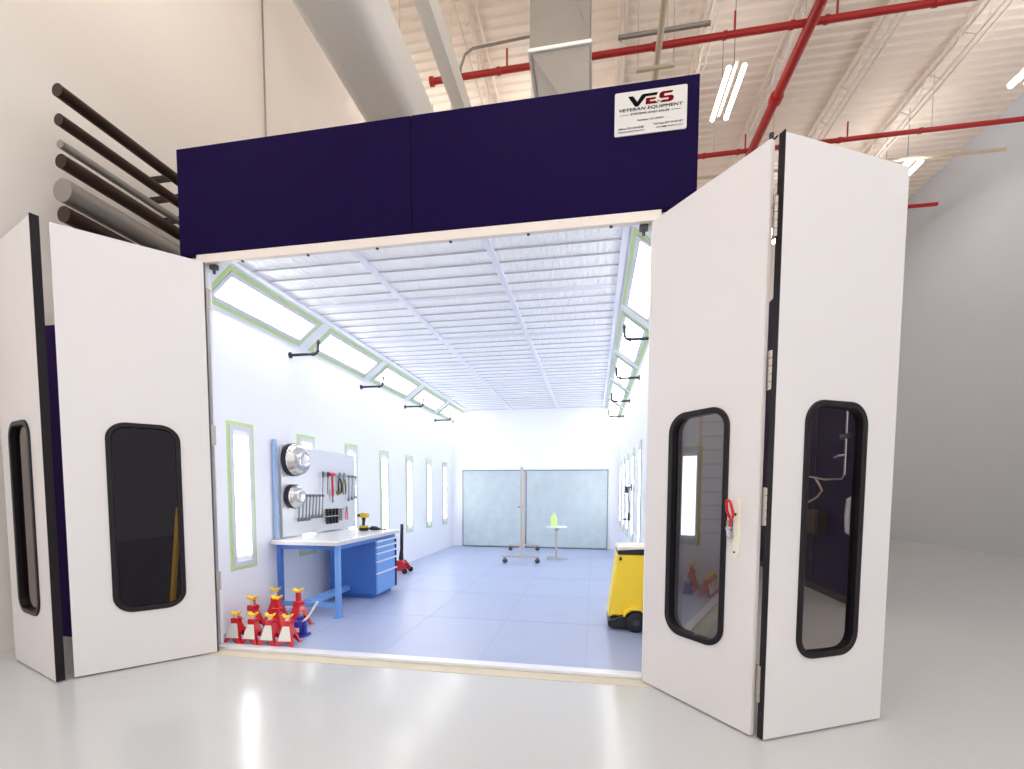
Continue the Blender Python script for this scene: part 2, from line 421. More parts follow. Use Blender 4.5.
# ------------------------------------------------------------------ folding doors
LW, LZ0, LZ1, LT = .895, .012, 3.262, .036
WU0, WU1, WV0, WV1, WR = .205, .665, .445, 1.912, .13
def door(name, label, loc, rz, LW=.895, pane=0.0, gm='glass', WU0=.205, WU1=.665):
    d = thing(name, label, 'door', loc, rz, kind='structure')
    inner = rrect(WU0 + .02, WU1 - .02, WV0 + .02, WV1 - .02, WR - .02, 8)
    cx, cz = (WU0 + WU1) / 2, (WV0 + WV1) / 2
    # walk the loop by angle, adding the outer corners
    def hit_rect(a):
        dx, dz = math.cos(a), math.sin(a); t = 1e9
        if dx > 1e-9: t = min(t, (LW - cx) / dx)
        if dx < -1e-9: t = min(t, (0 - cx) / dx)
        if dz > 1e-9: t = min(t, (LZ1 - cz) / dz)
        if dz < -1e-9: t = min(t, (LZ0 - cz) / dz)
        return (cx + dx * t, cz + dz * t)
    def hit_inner(a):
        dx, dz = math.cos(a), math.sin(a)
        n = len(inner)
        for k in range(n):
            (x1, z1), (x2, z2) = inner[k], inner[(k + 1) % n]
            ex, ez = x2 - x1, z2 - z1; den = dx * ez - dz * ex
            if abs(den) < 1e-12: continue
            t = ((x1 - cx) * ez - (z1 - cz) * ex) / den; s = ((x1 - cx) * dz - (z1 - cz) * dx) / den
            if t > 0 and -1e-6 <= s <= 1 + 1e-6: return (cx + dx * t, cz + dz * t)
    angs = [math.atan2(z - cz, x - cx) for x, z in inner] + [math.atan2(z - cz, x - cx) for x in (0, LW) for z in (LZ0, LZ1)]
    angs = sorted(set(round(a, 6) for a in angs))
    G().ring([hit_rect(a) for a in angs], [hit_inner(a) for a in angs], XZf, 0, LT).obj('panel', M['door_white'], d, world=False, smooth=0)
    o1 = rrect(WU0, WU1, WV0, WV1, WR, 8); i1 = rrect(WU0 + .036, WU1 - .036, WV0 + .036, WV1 - .036, WR - .036, 8)
    G().ring(o1, i1, XZf, -.012, LT + .012).obj('window_gasket', M['gasket'], d, world=False, bevel=.006)
    tl = math.tan(pane)
    G().prism(rrect(WU0 + .03, WU1 - .03, WV0 + .03, WV1 - .03, WR - .03, 8), lambda u, v, t: (u, t + (u - cx) * tl, v), .016, .022).obj('glass', M[gm], d, world=False)
    return d
def hinge(parent, u, z, y=.0, h=.21):
    g = G()
    for k in range(5): g.tube([(u, y - .004, z - h/2 + k * h/5), (u, y - .004, z - h/2 + (k + .92) * h/5)], .0115, 10)
    g.box((u - .026, y + .006, z - h/2), (u + .026, y + .011, z + h/2))
    g.obj('hinge', M['hinge'], parent, world=False)
aA = math.atan2(2.71 - 3.42, .925 - .375)
dA = door('door_1', 'right-hand folding door leaf hinged on the jamb, with red lever handle and window reflecting the booth', (.375, 3.42, 0), aA, .853, math.radians(-4.7), 'glass_mirroring')
LA = .853
G().box((LA - .004, 0.004, LZ0), (LA + .003, LT - .004, LZ1)).obj('edge_strip', M['door_edge'], dA, world=False, smooth=0)
for z in (2.86, 2.06, 1.32, .32): hinge(dA, LA + .028, z, .03)
G().tube([(LA - .01, .02, LZ1 - .01), (LA - .01, .02, LZ1 + .04)], .012, 8).obj('top_bolt', M['black'], dA, world=False)
# latch plate and red lever
G().prism(rrect(.714, .754, 1.02, 1.36, .02), XZf, -.012, .0).obj('handle_plate', M['cream'], dA, world=False, bevel=.004)
G().prism(rrect(.672, .722, 1.13, 1.24, .012), XZf, -.018, -.004).tube([(.70, -.02, 1.19), (.70, -.045, 1.19)], .014, 10).bar((.70, -.04, 1.19), (.725, -.05, 1.13), .018, .012).obj('latch', M['steel'], dA, world=False, bevel=.003)
ring = [(.712, -.04, 1.25), (.700, -.05, 1.29), (.698, -.055, 1.335), (.708, -.057, 1.355), (.722, -.055, 1.345), (.737, -.05, 1.29), (.738, -.045, 1.265), (.728, -.04, 1.245), (.712, -.04, 1.25)]
G().tube(ring, .008, 8).tube([(.712, -.035, 1.25), (.705, -.03, 1.19)], .007, 8).obj('lever_handle', M['handle_red'], dA, world=False)
G().tube([(.727, -.014, 1.27), (.727, -.010, 1.27)], .008, 10).tube([(.727, -.014, 1.05), (.727, -.010, 1.05)], .006, 10).obj('keyhole', M['black'], dA, world=False)
dB = door('door_2', 'outer right folding door leaf seen past the hinge gap, its window showing the dark cabin behind', (.957, 2.705, 0), math.radians(26.5))
G().box((-.005, .0, LZ0), (.0, LT + .003, LZ1 + .012)).obj('edge_seal', M['gasket'], dB, world=False, smooth=0)
aL = math.atan2(.75, .66)
dL = door('door_3', 'left folding door leaf hinged on the left jamb with a dark window', (-3.167 - .66 * .9, 3.39 - .75 * .9, 0), aL, WU0=.235, WU1=.695)
G().box((LW, .004, LZ0), (LW + .012, LT + .01, LZ1)).obj('edge_seal', M['dark_grey'], dL, world=False, smooth=0)
for z in (2.98, 1.86, .62): hinge(dL, LW + .022, z, .01, .16)
dM = door('door_4', 'outermost left folding door leaf folded back toward the cream wall', (-3.84 - .8, 2.93, 0), math.radians(-20))
G().box((LW, -.002, LZ0), (LW + .006, LT + .012, LZ1 + .012)).obj('edge_seal', M['gasket'], dM, world=False, smooth=0)

# ------------------------------------------------------------------ workbench
wb = thing('workbench', 'blue steel workbench with white speckled top and tool panel along the left booth wall', 'workbench', (-3.0, 5.3, ZF))
tt = G().box((-3.43, 4.44, .815), (-2.66, 6.03, .86)).obj('tabletop', M['bench_top'], wb, smooth=0, bevel=.006)
G().ring(rect4(-3.434, -2.654, 4.434, 6.036), rect4(-3.43, -2.66, 4.44, 6.03), XYf, .812, .85).obj('edge_band', M['bench_edge'], tt, smooth=0)
def leg(x, y, z1=.815, m='blue_light'):
    G().box((x - .025, y - .025, ZF + .008), (x + .025, y + .025, z1)).box((x - .045, y - .045, ZF), (x + .045, y + .045, ZF + .008)).obj('leg', M[m], wb, smooth=0, bevel=.004)
leg(-2.70, 4.52); leg(-3.39, 4.52, m='blue')  # rear leg takes the darker blue to paint in its shade
G().box((-3.36, 4.49, .76), (-2.73, 4.53, .812)).box((-2.715, 4.55, .76), (-2.69, 5.37, .812)).obj('apron', M['blue'], wb, smooth=0, bevel=.003)
G().box((-3.36, 4.50, .13), (-2.73, 4.54, .18)).obj('stretcher', M['blue_light'], wb, smooth=0, bevel=.003)
G().box((-3.14, 4.545, .13), (-3.04, 5.375, .19)).obj('stretcher', M['blue_light'], wb, smooth=0, bevel=.003)
for y in (4.535,): G().box((-3.455, y - .02, .86), (-3.42, y + .02, 1.955)).obj('upright', M['blue_post'], wb, smooth=0, bevel=.004)
G().box((-3.455, 6.19, .86), (-3.42, 6.22, 1.90)).obj('upright', M['rail_white'], wb, smooth=0, bevel=.004)
G().box((-3.42, 4.60, .875), (-3.405, 6.20, 1.905)).obj('tool_panel', M['panel'], wb, smooth=0, bevel=.003)

dc = thing('drawer_cabinet', 'blue five-drawer cabinet standing under the far end of the workbench', 'cabinet', (-3.0, 5.68, ZF))
G().box((-3.33, 5.385, ZF + .055), (-2.70, 5.985, .805)).box((-3.27, 5.42, ZF), (-2.76, 5.95, ZF + .055)).obj('body', M['blue'], dc, smooth=0, bevel=.004)
zs = [.085, .355, .505, .61, .69, .765]
for a, b in zip(zs, zs[1:]):
    dr = G().box((-2.70, 5.395, a), (-2.682, 5.975, b - .022)).obj('drawer', M['blue_light'], dc, smooth=0, bevel=.003)
    G().box((-2.70, 5.395, b - .020), (-2.668, 5.975, b - .004)).obj('handle', M['rail_white'], dr, smooth=0, bevel=.003)
    G().box((-2.682, 5.925, a + .004), (-2.676, 5.97, b - .026)).obj('catch', M['navy_dark'], dr, smooth=0)

# bowls on the panel
def bowl(y, z, r, lab):
    t = thing('steel_bowl', lab, 'bowl', (-3.405, y, z), 0, 'polished bowls hung on the tool panel')
    n = 40; k = r / .185
    G().lathe([(r*.98, 0), (r*1.02, .006), (r*1.02, .066), (r*.985, .07)], (-3.405, y, z), 'X', n).obj('rim_band', M['black'], t)
    pr = [(r * 1.0, .068), (r * 1.0, .074), (r * .975, .078), (r*.92, .10*k + .02), (r*.83, .125*k + .02), (r*.70, .148*k+.02), (r*.55, .162*k+.02), (r*.46, .166*k+.02), (r*.44, .163*k+.02), (r*.2, .161*k+.02), (0, .160*k+.02)]
    G().lathe(pr, (-3.405, y, z), 'X', n).obj('bowl', M['chrome'], t, smooth=50)
bowl(4.765, 1.745, .183, 'larger upper polished steel bowl on the white tool panel')
bowl(4.75, 1.33, .135, 'smaller lower polished steel bowl on the white tool panel beside the wrench row')

# hanging tools
XP = -3.405
def wrench(name, y, zt, zb, lab, group, m='steel_dark', lean=0.0, r=.0075, open_end=True, ring_end=True):
    t = thing(name, lab, 'wrench', (XP, y, zb), 0, group)
    x = XP + .03
    G().bar((x, y + lean, zt - .03), (x, y, zb + .025), .013, .008, (1, 0, 0)).obj('shank', M[m], t, smooth=0, bevel=.002)
    if ring_end:
        G().lathe([(.018, -.008), (.018, .008), (.010, .008), (.010, -.008), (.018, -.008)], (x, y + lean, zt - .02), 'X', 14).obj('ring_end', M[m], t)
    if open_end:
        p = [(-.010, .02), (.010, .02), (.024, 0), (.020, -.026), (.010, -.026), (.010, -.006), (-.010, -.006), (-.010, -.026), (-.020, -.026), (-.024, 0)]
        G().prism([(y + a, zb + .026 + b) for a, b in p], YZf, x - .006, x + .006).obj('open_end', M[m], t, smooth=0)
    G().tube([(XP, y + lean, zt - .012), (x + .014, y + lean, zt - .012)], .004, 6).obj('hook', M['steel'], t)
for k in range(8):
    wrench('wrench', 4.845 + k * .066 + .0, 1.355, 1.055 - (.02 if k < 4 else 0), 'steel wrench hanging below the bowls, %s of its row of eight from the doorway side' % ORD[k], 'lower row of wrenches', lean=.03)
# upper row: two thin rods, red hammer, pliers, wrenches
def driver(y, lab):
    t = thing('screwdriver', lab, 'screwdriver', (XP, y, 1.35), 0, 'thin screwdrivers on the panel'); x = XP + .03
    G().tube([(x, y + .02, 1.60), (x, y, 1.38), (x, y, 1.34)], [.006, .006, .003], 8).obj('shaft', M['steel_dark'], t)
    G().tube([(x, y + .02, 1.57), (x, y + .021, 1.585), (x, y + .022, 1.63), (x, y + .022, 1.64)], [.008, .014, .014, .008], 10).obj('grip', M['dark_grey'], t)
driver(5.33, 'thin screwdriver hanging beside the red hammer, nearer the doorway')
driver(5.44, 'thin screwdriver hanging between the red hammer and the other screwdriver')
ht = thing('hammer', 'red hammer hanging head up on the tool panel', 'hammer', (XP, 5.56, 1.25)); x = XP + .035
G().tube([(x, 5.48, 1.605), (x, 5.50, 1.61), (x, 5.60, 1.61), (x, 5.63, 1.60)], [.02, .024, .022, .012], 12).obj('head', M['plier_red'], ht)
G().tube([(x, 5.55, 1.60), (x, 5.55, 1.48), (x, 5.555, 1.34), (x, 5.56, 1.32)], [.012, .013, .017, .012], 10).obj('handle', M['plier_red'], ht)
G().tube([(x - .01, 5.57, 1.40), (x - .01, 5.57, 1.24)], .008, 8).obj('shaft', M['black'], ht)
def pliers(y, z, m, lab, s=1.0):
    t = thing('pliers', lab, 'pliers', (XP, y, z), 0); x = XP + .03
    for q in (-1, 1):
        G().tube([(x, y + q*.012*s, z + .02*s), (x, y + q*.034*s, z - .06*s), (x, y + q*.03*s, z - .13*s), (x, y + q*.022*s, z - .17*s)], [.009*s, .010*s, .010*s, .007*s], 8).obj('grip', M[m], t)
        G().tube([(x, y + q*.010*s, z + .02*s), (x, y + q*.012*s, z + .06*s), (x, y + q*.003*s, z + .09*s)], [.013*s, .011*s, .004*s], 8).obj('jaw', M['steel_dark'], t)
    G().lathe([(.016*s, -.008), (.016*s, .014), (0, .014)], (x, y, z + .025*s), 'X', 12).obj('pivot', M['steel'], t)
pliers(5.74, 1.545, 'black', 'black handled pliers hanging next to the red hammer', 1.1)
pliers(5.85, 1.54, 'olive', 'olive handled pliers hanging between black pliers and wrenches', 1.15)
pliers(5.90, 1.12, 'plier_red', 'small red handled pliers hanging low at the far end of the panel', .75)
tm = thing('tape_measure', 'small olive tape measure hung below the black handled pliers', 'tape measure', (XP, 5.73, 1.33))
G().lathe([(.03, 0), (.034, .004), (.034, .026), (.03, .03), (0, .03)], (XP, 5.73, 1.37), 'X', 16).obj('case', M['olive'], tm)
G().box((XP + .008, 5.70, 1.328), (XP + .02, 5.716, 1.345)).obj('tab', M['steel'], tm)
for k, y in enumerate((5.96, 6.05, 6.14)):
    wrench('wrench', y, 1.615, 1.25 + .015 * k, 'long steel wrench in the upper tool row, %s after the olive pliers' % ORD[k], 'upper row of wrenches', lean=.015)
# sockets on two rails
for row in range(2):
    for k in range(4):
        y, z = 5.43 + k * .075, 1.115 - row * .105
        t = thing('socket', '%s black socket from the doorway on the %s clip rail' % (ORD[k], ('upper', 'lower')[row]), 'socket', (XP, y, z - .04), 0, 'black sockets clipped to the panel')
        G().lathe([(.016, -.045), (.019, -.04), (.019, .02), (.024, .024), (.024, .045), (.014, .046), (.014, .03), (0, .03)], (XP + .03, y, z), 'Z', 12).obj('socket', M['black'], t)
        G().box((XP, y - .012, z - .01), (XP + .012, y + .012, z + .01)).obj('clip', M['steel'], t, smooth=0)
for k in range(3):
    y = 5.735 + k * .028
    t = thing('hex_key', 'slim grey hex key, %s beside the black sockets' % ORD[k], 'hex key', (XP, y, .99), 0, 'grey hex keys')
    G().tube([(XP + .02, y, .99), (XP + .02, y, 1.14), (XP + .024, y, 1.15), (XP + .05, y, 1.15)], .006, 6).obj('key', M['steel_dark'], t)

# drill on the bench
dl = thing('cordless_drill', 'yellow and black cordless drill standing on the workbench', 'drill', (-3.03, 5.75, .86))
G().box((-3.095, 5.715, .86), (-2.985, 5.785, .905)).obj('battery', M['black'], dl, smooth=0, bevel=.008)
G().box((-3.09, 5.712, .90), (-2.995, 5.788, .93)).obj('battery_collar', M['drill_yellow'], dl, smooth=0, bevel=.006)
G().tube([(-3.045, 5.75, .92), (-3.045, 5.75, .96), (-3.035, 5.75, 1.04)], [.022, .019, .022], 12).obj('grip', M['black'], dl)
G().tube([(-2.985, 5.75, 1.065), (-2.975, 5.75, 1.065), (-3.07, 5.75, 1.065), (-3.085, 5.75, 1.065)][1:], [.03, .036, .028], 14).obj('motor_housing', M['drill_yellow'], dl)
G().tube([(-3.08, 5.75, 1.065), (-3.105, 5.75, 1.065), (-3.13, 5.75, 1.065)], [.024, .022, .012], 12).obj('chuck', M['black'], dl)
G().box((-3.068, 5.742, 1.0), (-3.052, 5.758, 1.03)).obj('trigger', M['plier_red'], dl, smooth=0)
# clamp / impact gun lying on the bench
ag = thing('air_ratchet', 'dark air ratchet lying near the far end of the workbench', 'air tool', (-2.78, 5.95, .86))
agx = (-.07, -.16)
G().tube([(-2.92, 5.98, .885), (-2.90, 5.98, .885), (-2.80, 5.96, .885), (-2.76, 5.955, .882)], [.018, .025, .022, .014], 12).obj('barrel', M['black_pipe'], ag)
G().tube([(-2.77, 5.956, .882), (-2.69, 5.94, .88)], [.012, .009], 10).lathe([(.02, -.012), (.024, .0), (.02, .014), (0, .015)], (-2.68, 5.938, .878), 'Z', 12).obj('head', M['steel_dark'], ag)
G().bar((-2.89, 5.975, .915), (-2.81, 5.962, .913), .016, .008).obj('lever', M['black'], ag, smooth=0, bevel=.002)
G().tube([(-2.92, 5.98, .885), (-2.95, 5.985, .882)], .008, 8).obj('air_fitting', M['hinge'], ag)

ag.location.x += agx[0]; ag.location.y += agx[1]
tj_shift = -.10

# ------------------------------------------------------------------ jack stands
def jack_stand(name, label, loc, rz, ext, s=1.0, plate=True):
    t = thing(name, label, 'jack stand', loc, rz, 'red jack stands on the booth floor')
    B, T, H = .086, .032, .20           # base half width, top half width, body height
    # four sheet-steel sides, each with an arched cut-out
    g = G()
    for k in range(4):
        a = k * PI / 2; ca, sa = math.cos(a), math.sin(a)
        def P(u, z):
            w = B + (T - B) * z / H
            x, y = u * w, -w
            return (x * ca - y * sa, x * sa + y * ca, z)
        out = [(-1, 0), (-.62, 0), (-.5, .055), (-.3, .085), (0, .098), (.3, .085), (.5, .055), (.62, 0), (1, 0)]
        top = [(1, H), (-1, H)]
        # split in two halves so every face is convex enough
        for q in (-1, 1):
            ar = .45 if k % 2 == 0 else 1.15
            half = [(q * 1, 0), (q * .66, 0), (q * .56, .05 * ar), (q * .36, .085 * ar), (0, .10 * ar), (0, H), (q * 1, H)]
            g.bm.faces.new([g.bm.verts.new(P(*p)) for p in half])
    bo = g.obj('body', M['jack_red'], t, world=False, smooth=0)
    so = bo.modifiers.new('Solid', 'SOLIDIFY'); so.thickness = .006
    # flat feet
    for sx in (-1, 1):
        for sy in (-1, 1):
            G().box((sx*B - .015, sy*B - .015, 0), (sx*B + .015, sy*B + .015, .008)).obj('foot', M['jack_red'], t, world=False, smooth=0, bevel=.003)
    # collar and pawl
    G().box((-T - .006, -T - .006, H - .005), (T + .006, T + .006, H + .05)).obj('collar', M['jack_red'], t, world=False, smooth=0, bevel=.005)
    lv = G().bar((T, 0, H + .03), (T + .065, -.01, H + .045), .012, .010).tube([(T - .01, 0, H + .03), (T + .02, 0, H + .03)], .009, 8)
    lv.obj('release_lever', M['jack_red'], t, world=False, bevel=.002)
    if plate:   # pale label plate on the side that faces the doorway
        w0, w1 = B - .10 * (B - T), T
        def Q(u, z):
            w = B + (T - B) * z / H + .005
            return (u * w, -w, z)
        G().quad(Q(-.92, .052), Q(.92, .052), Q(.92, H - .004), Q(-.92, H - .004)).obj('label_plate', M['jack_plate'], t, world=False, smooth=0)
        pl = [o for o in bpy.data.objects if o.parent == t and o.name.startswith('label_plate')][-1]
        so = pl.modifiers.new('Solid', 'SOLIDIFY'); so.thickness = .003
    # ratchet post
    G().box((-.02, -.016, H - .08), (.02, .016, H + .055 + ext)).obj('post', M['jack_plate'] if ext < .07 else M['jack_red'], t, world=False, smooth=0, bevel=.004)
    g = G()
    for k in range(max(1, int(ext / .018))): g.box((.018, -.014, H + .055 + k*.018), (.026, .014, H + .064 + k*.018))
    g.obj('ratchet', M['jack_red'], t, world=False, smooth=0)
    # saddle
    z = H + .05 + ext
    g = G().prism([(-.045, .04), (-.03, .018), (.03, .018), (.045, .04), (.05, .028), (.032, 0), (-.032, 0), (-.05, .028)], lambda u, v, w: (u, w, z + v), -.026, .026)
    g.obj('saddle', M['yellow_cap'], t, world=False, smooth=0, bevel=.003)
    t.scale = (s, s, s)
    return t
z0 = ZF
LJ = ['low red jack stand at the doorway sill, nearest the left jamb', 'low red jack stand at the doorway sill, second from the left jamb',
      'low red jack stand at the doorway sill, third from the left jamb', 'low red jack stand at the doorway sill, last from the jamb, beside blue bottle jack']
for x, lab in zip((-3.2, -3.025, -2.85, -2.675), LJ):
    jack_stand('jack_stand', lab, (x, 3.645, z0), math.radians(4 + 3 * math.sin(x * 9)), .03, .86)
jack_stand('jack_stand', 'taller red jack stand in the back row, closest to the left wall', (-3.285, 3.96, z0), math.radians(-8), .055, 1.0, True)
jack_stand('jack_stand', 'tallest red jack stand in the back row, by the rear leg of the bench', (-3.305, 4.32, z0), math.radians(6), .065, 1.0, False)
jack_stand('jack_stand', 'red jack stand with yellow saddle just in front of the rearmost one', (-2.98, 3.91, z0), math.radians(5), .085, 1.0, False)
jack_stand('jack_stand', 'tall red jack stand standing behind the blue bottle jack', (-2.935, 4.17, z0), math.radians(-6), .09, 1.02, False)
bj = thing('bottle_jack', 'blue bottle jack with silver handle beside the red jack stands', 'jack', (-2.68, 3.94, z0))
G().prism(rrect(-2.755, -2.615, 3.88, 4.01, .02), XYf, z0, z0 + .02).obj('base', M['jack_blue'], bj, bevel=.004)
G().lathe([(.052, .02), (.058, .03), (.058, .14), (.05, .155), (.03, .16), (.028, .185), (.022, .19), (0, .19)], (-2.69, 3.945, z0), n=20).obj('cylinder', M['jack_blue'], bj)
G().lathe([(.016, .18), (.016, .205), (.02, .21), (.02, .22), (0, .222)], (-2.69, 3.945, z0), n=14).obj('ram', M['steel'], bj)
G().lathe([(.02, .02), (.02, .12), (.012, .125), (.012, .15), (0, .151)], (-2.63, 3.92, z0), n=12).obj('pump', M['jack_blue'], bj)
G().tube([(-2.645, 3.92, z0 + .14), (-2.60, 3.94, z0 + .19), (-2.52, 3.97, z0 + .33)], .011, 8).obj('handle', M['jack_plate'], bj)
G().box((-2.72, 3.884, z0 + .05), (-2.665, 3.889, z0 + .09)).obj('label', M['jack_plate'], bj, smooth=0)

bj.location.x -= .03; bj.location.y -= .06

# red trolley jack behind the cabinet
tj = thing('trolley_jack', 'red trolley jack with upright black handle beyond the drawer cabinet', 'trolley jack', (-3.1, 7.25, ZF))
for y in (7.16, 7.34):
    G().prism([(-3.38, .04), (-3.09, .04), (-3.04, .07), (-3.05, .11), (-3.12, .20), (-3.2, .22), (-3.38, .12)], lambda u, v, w: (u, w, ZF + v), y - .008, y + .008).obj('side_plate', M['jack_red'], tj, smooth=0, bevel=.004)
G().bar((-3.16, 7.25, ZF + .2), (-3.09, 7.25, ZF + .11), .1, .05).obj('lift_arm', M['jack_red'], tj, smooth=0, bevel=.006)
G().lathe([(.04, 0), (.05, .01), (.05, .025), (.03, .026), (0, .02)], (-3.09, 7.25, ZF + .135), n=14).obj('saddle', M['rubber'], tj)
for x, r in ((-3.055, .045), (-3.34, .04)):
    for y in (7.12, 7.365):
        G().lathe([(r*.3, -.02), (r*.9, -.02), (r, -.012), (r, .012), (r*.9, .02), (r*.3, .02)], (x, y + .008, ZF + r), 'Y', 16).obj('wheel', M['rubber'], tj)
G().tube([(-3.17, 7.25, ZF + .22), (-3.165, 7.25, ZF + .30), (-3.16, 7.25, ZF + .42)], [.04, .035, .02], 12).obj('handle_socket', M['black'], tj)
G().tube([(-3.16, 7.25, ZF + .40), (-3.15, 7.25, ZF + .815)], .014, 10).obj('handle', M['rail_white'], tj)
G().tube([(-3.158, 7.25, ZF + .36), (-3.15, 7.25, ZF + .80), (-3.15, 7.25, ZF + .82)], [.027, .027, .02], 12).obj('handle_sleeve', M['black'], tj)

# ------------------------------------------------------------------ yellow floor scrubber
ys = thing('floor_scrubber', 'yellow floor cleaning machine with black base beside the right booth wall', 'floor cleaner', (.4, 4.8, ZF))
f = lambda u, v, w: (u, w, ZF + v)
G().prism([(.165, .10), (.16, .05), (.19, .02), (.57, .02), (.58, .12), (.3, .155)], f, 4.60, 5.05).obj('base', M['black'], ys, smooth=30, bevel=.015)
G().prism([(.170, .13), (.34, .155), (.40, .195), (.48, .20), (.53, .15), (.575, .13), (.58, .76), (.245, .76)], f, 4.62, 5.03).obj('body', M['machine_yellow'], ys, smooth=30, bevel=.012)
G().prism([(.160, .135), (.182, .135), (.256, .75), (.238, .75)], f, 4.645, 5.005).obj('front_panel', M['yellow_pale'], ys, smooth=0, bevel=.006)
G().prism([(.243, .757), (.585, .757), (.585, .825), (.252, .805)], f, 4.61, 5.04).obj('tank_seal', M['black'], ys, smooth=0, bevel=.01)
G().prism([(.240, .80), (.585, .82), (.585, .84), (.262, .832), (.245, .818)], f, 4.60, 5.05).obj('lid', M['cream'], ys, smooth=0, bevel=.008)
G().prism([(.262, .70), (.285, .70), (.288, .73), (.266, .73)], f, 4.612, 4.622).prism([(.20, .145), (.25, .15), (.25, .158), (.20, .153)], f, 4.612, 4.622).obj('trim', M['black'], ys, smooth=0)
for y in (4.575, 5.05):
    w_ = G().lathe([(.03, -.022), (.08, -.022), (.095, -.012), (.095, .012), (.08, .022), (.03, .022)], (.43, y, ZF + .095), 'Y', 28).obj('wheel', M['rubber'], ys)
    G().lathe([(0, -.024), (.022, -.026), (.045, -.018), (.05, -.01), (.05, .01), (.022, .026), (0, .026)], (.43, y, ZF + .095), 'Y', 16).obj('hub', M['dark_grey'], w_)
G().prism([(.305, .15), (.33, .205), (.39, .24), (.47, .24), (.54, .19), (.55, .16), (.53, .155), (.47, .215), (.39, .215), (.345, .185), (.325, .145)], f, 4.57, 4.63).obj('wheel_arch', M['machine_yellow'], ys, smooth=0, bevel=.006)

# ------------------------------------------------------------------ back of the booth
fs = thing('exhaust_filter', 'wide pale blue-grey exhaust filter screen in thin dark frame on the back wall', 'filter', (-1.42, DB - .02, .03))
frame_ring(G(), -3.195, .345, .032, 1.908, .018, XZf, DB - .05, DB - .001).obj('frame', M['steel_dark'], fs, smooth=0)
for a, b in ((-3.18, -1.61), (-1.59, .33)):
    G().box((a, DB - .042, .048), (b, DB - .004, 1.892)).obj('filter_pad', M['filter_pad'], fs, smooth=0)
G().box((-1.61, DB - .046, .05), (-1.59, DB - .004, 1.878)).obj('mullion', M['steel_dark'], fs, smooth=0)

rk = thing('rolling_rack', 'tall grey steel rolling rack seen end-on in front of the exhaust filter', 'rack', (-1.45, 9.6, ZF))
def rp(t, off, z):          # t along the rack, off across it
    d = Vector((-.225, 1.87, 0)).normalized(); n = Vector((d.y, -d.x, 0))
    p = Vector((-1.335, 8.62, 0)) + d * (t * 1.87) + n * off
    return (p.x, p.y, z)
for t in (0, 1):
    G().bar(rp(t, -.36, ZF + .13), rp(t, .36, ZF + .13), .04, .04).obj('foot_bar', M['rack_steel'], rk, smooth=0, bevel=.004)
    G().bar(rp(t, 0, ZF + .13), rp(t, 0, 1.86), .032, .04, (1, 0, 0)).bar(rp(t, 0, ZF + .1), rp(t, 0, .42), .07, .06, (1, 0, 0)).obj('post', M['rack_steel'], rk, smooth=0, bevel=.004)
    for o in (-.31, .31):
        c = rp(t, o, 0)
        cs = G().box((c[0] - .022, c[1] - .02, ZF + .06), (c[0] + .022, c[1] + .02, ZF + .112)).obj('caster', M['steel_dark'], rk, smooth=0, bevel=.004)
        G().lathe([(.01, -.014), (.042, -.014), (.048, -.008), (.048, .008), (.042, .014), (.01, .014)], (c[0], c[1], ZF + .048), 'Y', 18).obj('wheel', M['dark_grey'], cs)
for z in (1.84, 1.1, .18): G().bar(rp(0, 0, z), rp(1, 0, z), .035, .035).obj('beam', M['rack_steel'], rk, smooth=0, bevel=.004)
ks = [rp(0, 0, 1.1), rp(0, 0, 1.86)]
G().tube([(ks[0][0] - .03, ks[0][1] - .02, 1.1), (ks[0][0] - .07, ks[0][1] - .02, 1.1)], .014, 10).obj('knob', M['steel'], rk)

st = thing('pedestal_stand', 'thin pedestal stand with small flat top and crossed feet before the filter', 'stand', (-.73, 9.3, ZF))
G().lathe([(.0, .645), (.215, .645), (.22, .65), (.22, .66), (.215, .665), (0, .665)], (-.722, 9.3, ZF), n=28).obj('top', M['rail_white'], st)
G().tube([(-.722, 9.3, ZF + .03), (-.722, 9.3, ZF + .645)], .019, 12).lathe([(.03, .58), (.045, .645), (0, .645)], (-.722, 9.3, ZF), n=14).obj('column', M['rack_steel'], st)
for a in (10, 80, 150, 225, 295):
    ca, sa = math.cos(math.radians(a)), math.sin(math.radians(a))
    G().bar((-.722, 9.3, ZF + .05), (-.722 + .23*ca, 9.3 + .23*sa, ZF + .015), .03, .02).obj('foot', M['rack_steel'], st, smooth=0, bevel=.003)
bt = thing('spray_bottle', 'lime green bottle standing on the pedestal stand', 'bottle', (-.775, 9.27, ZF + .665))
G().lathe([(.05, 0), (.062, .008), (.062, .16), (.05, .2), (.025, .225), (.025, .24), (0, .24)], (-.775, 9.27, ZF + .665), n=18).obj('body', M['lime'], bt)
G().lathe([(.03, .238), (.03, .262), (.022, .266), (0, .266)], (-.775, 9.27, ZF + .665), n=14).obj('cap', M['lime'], bt)

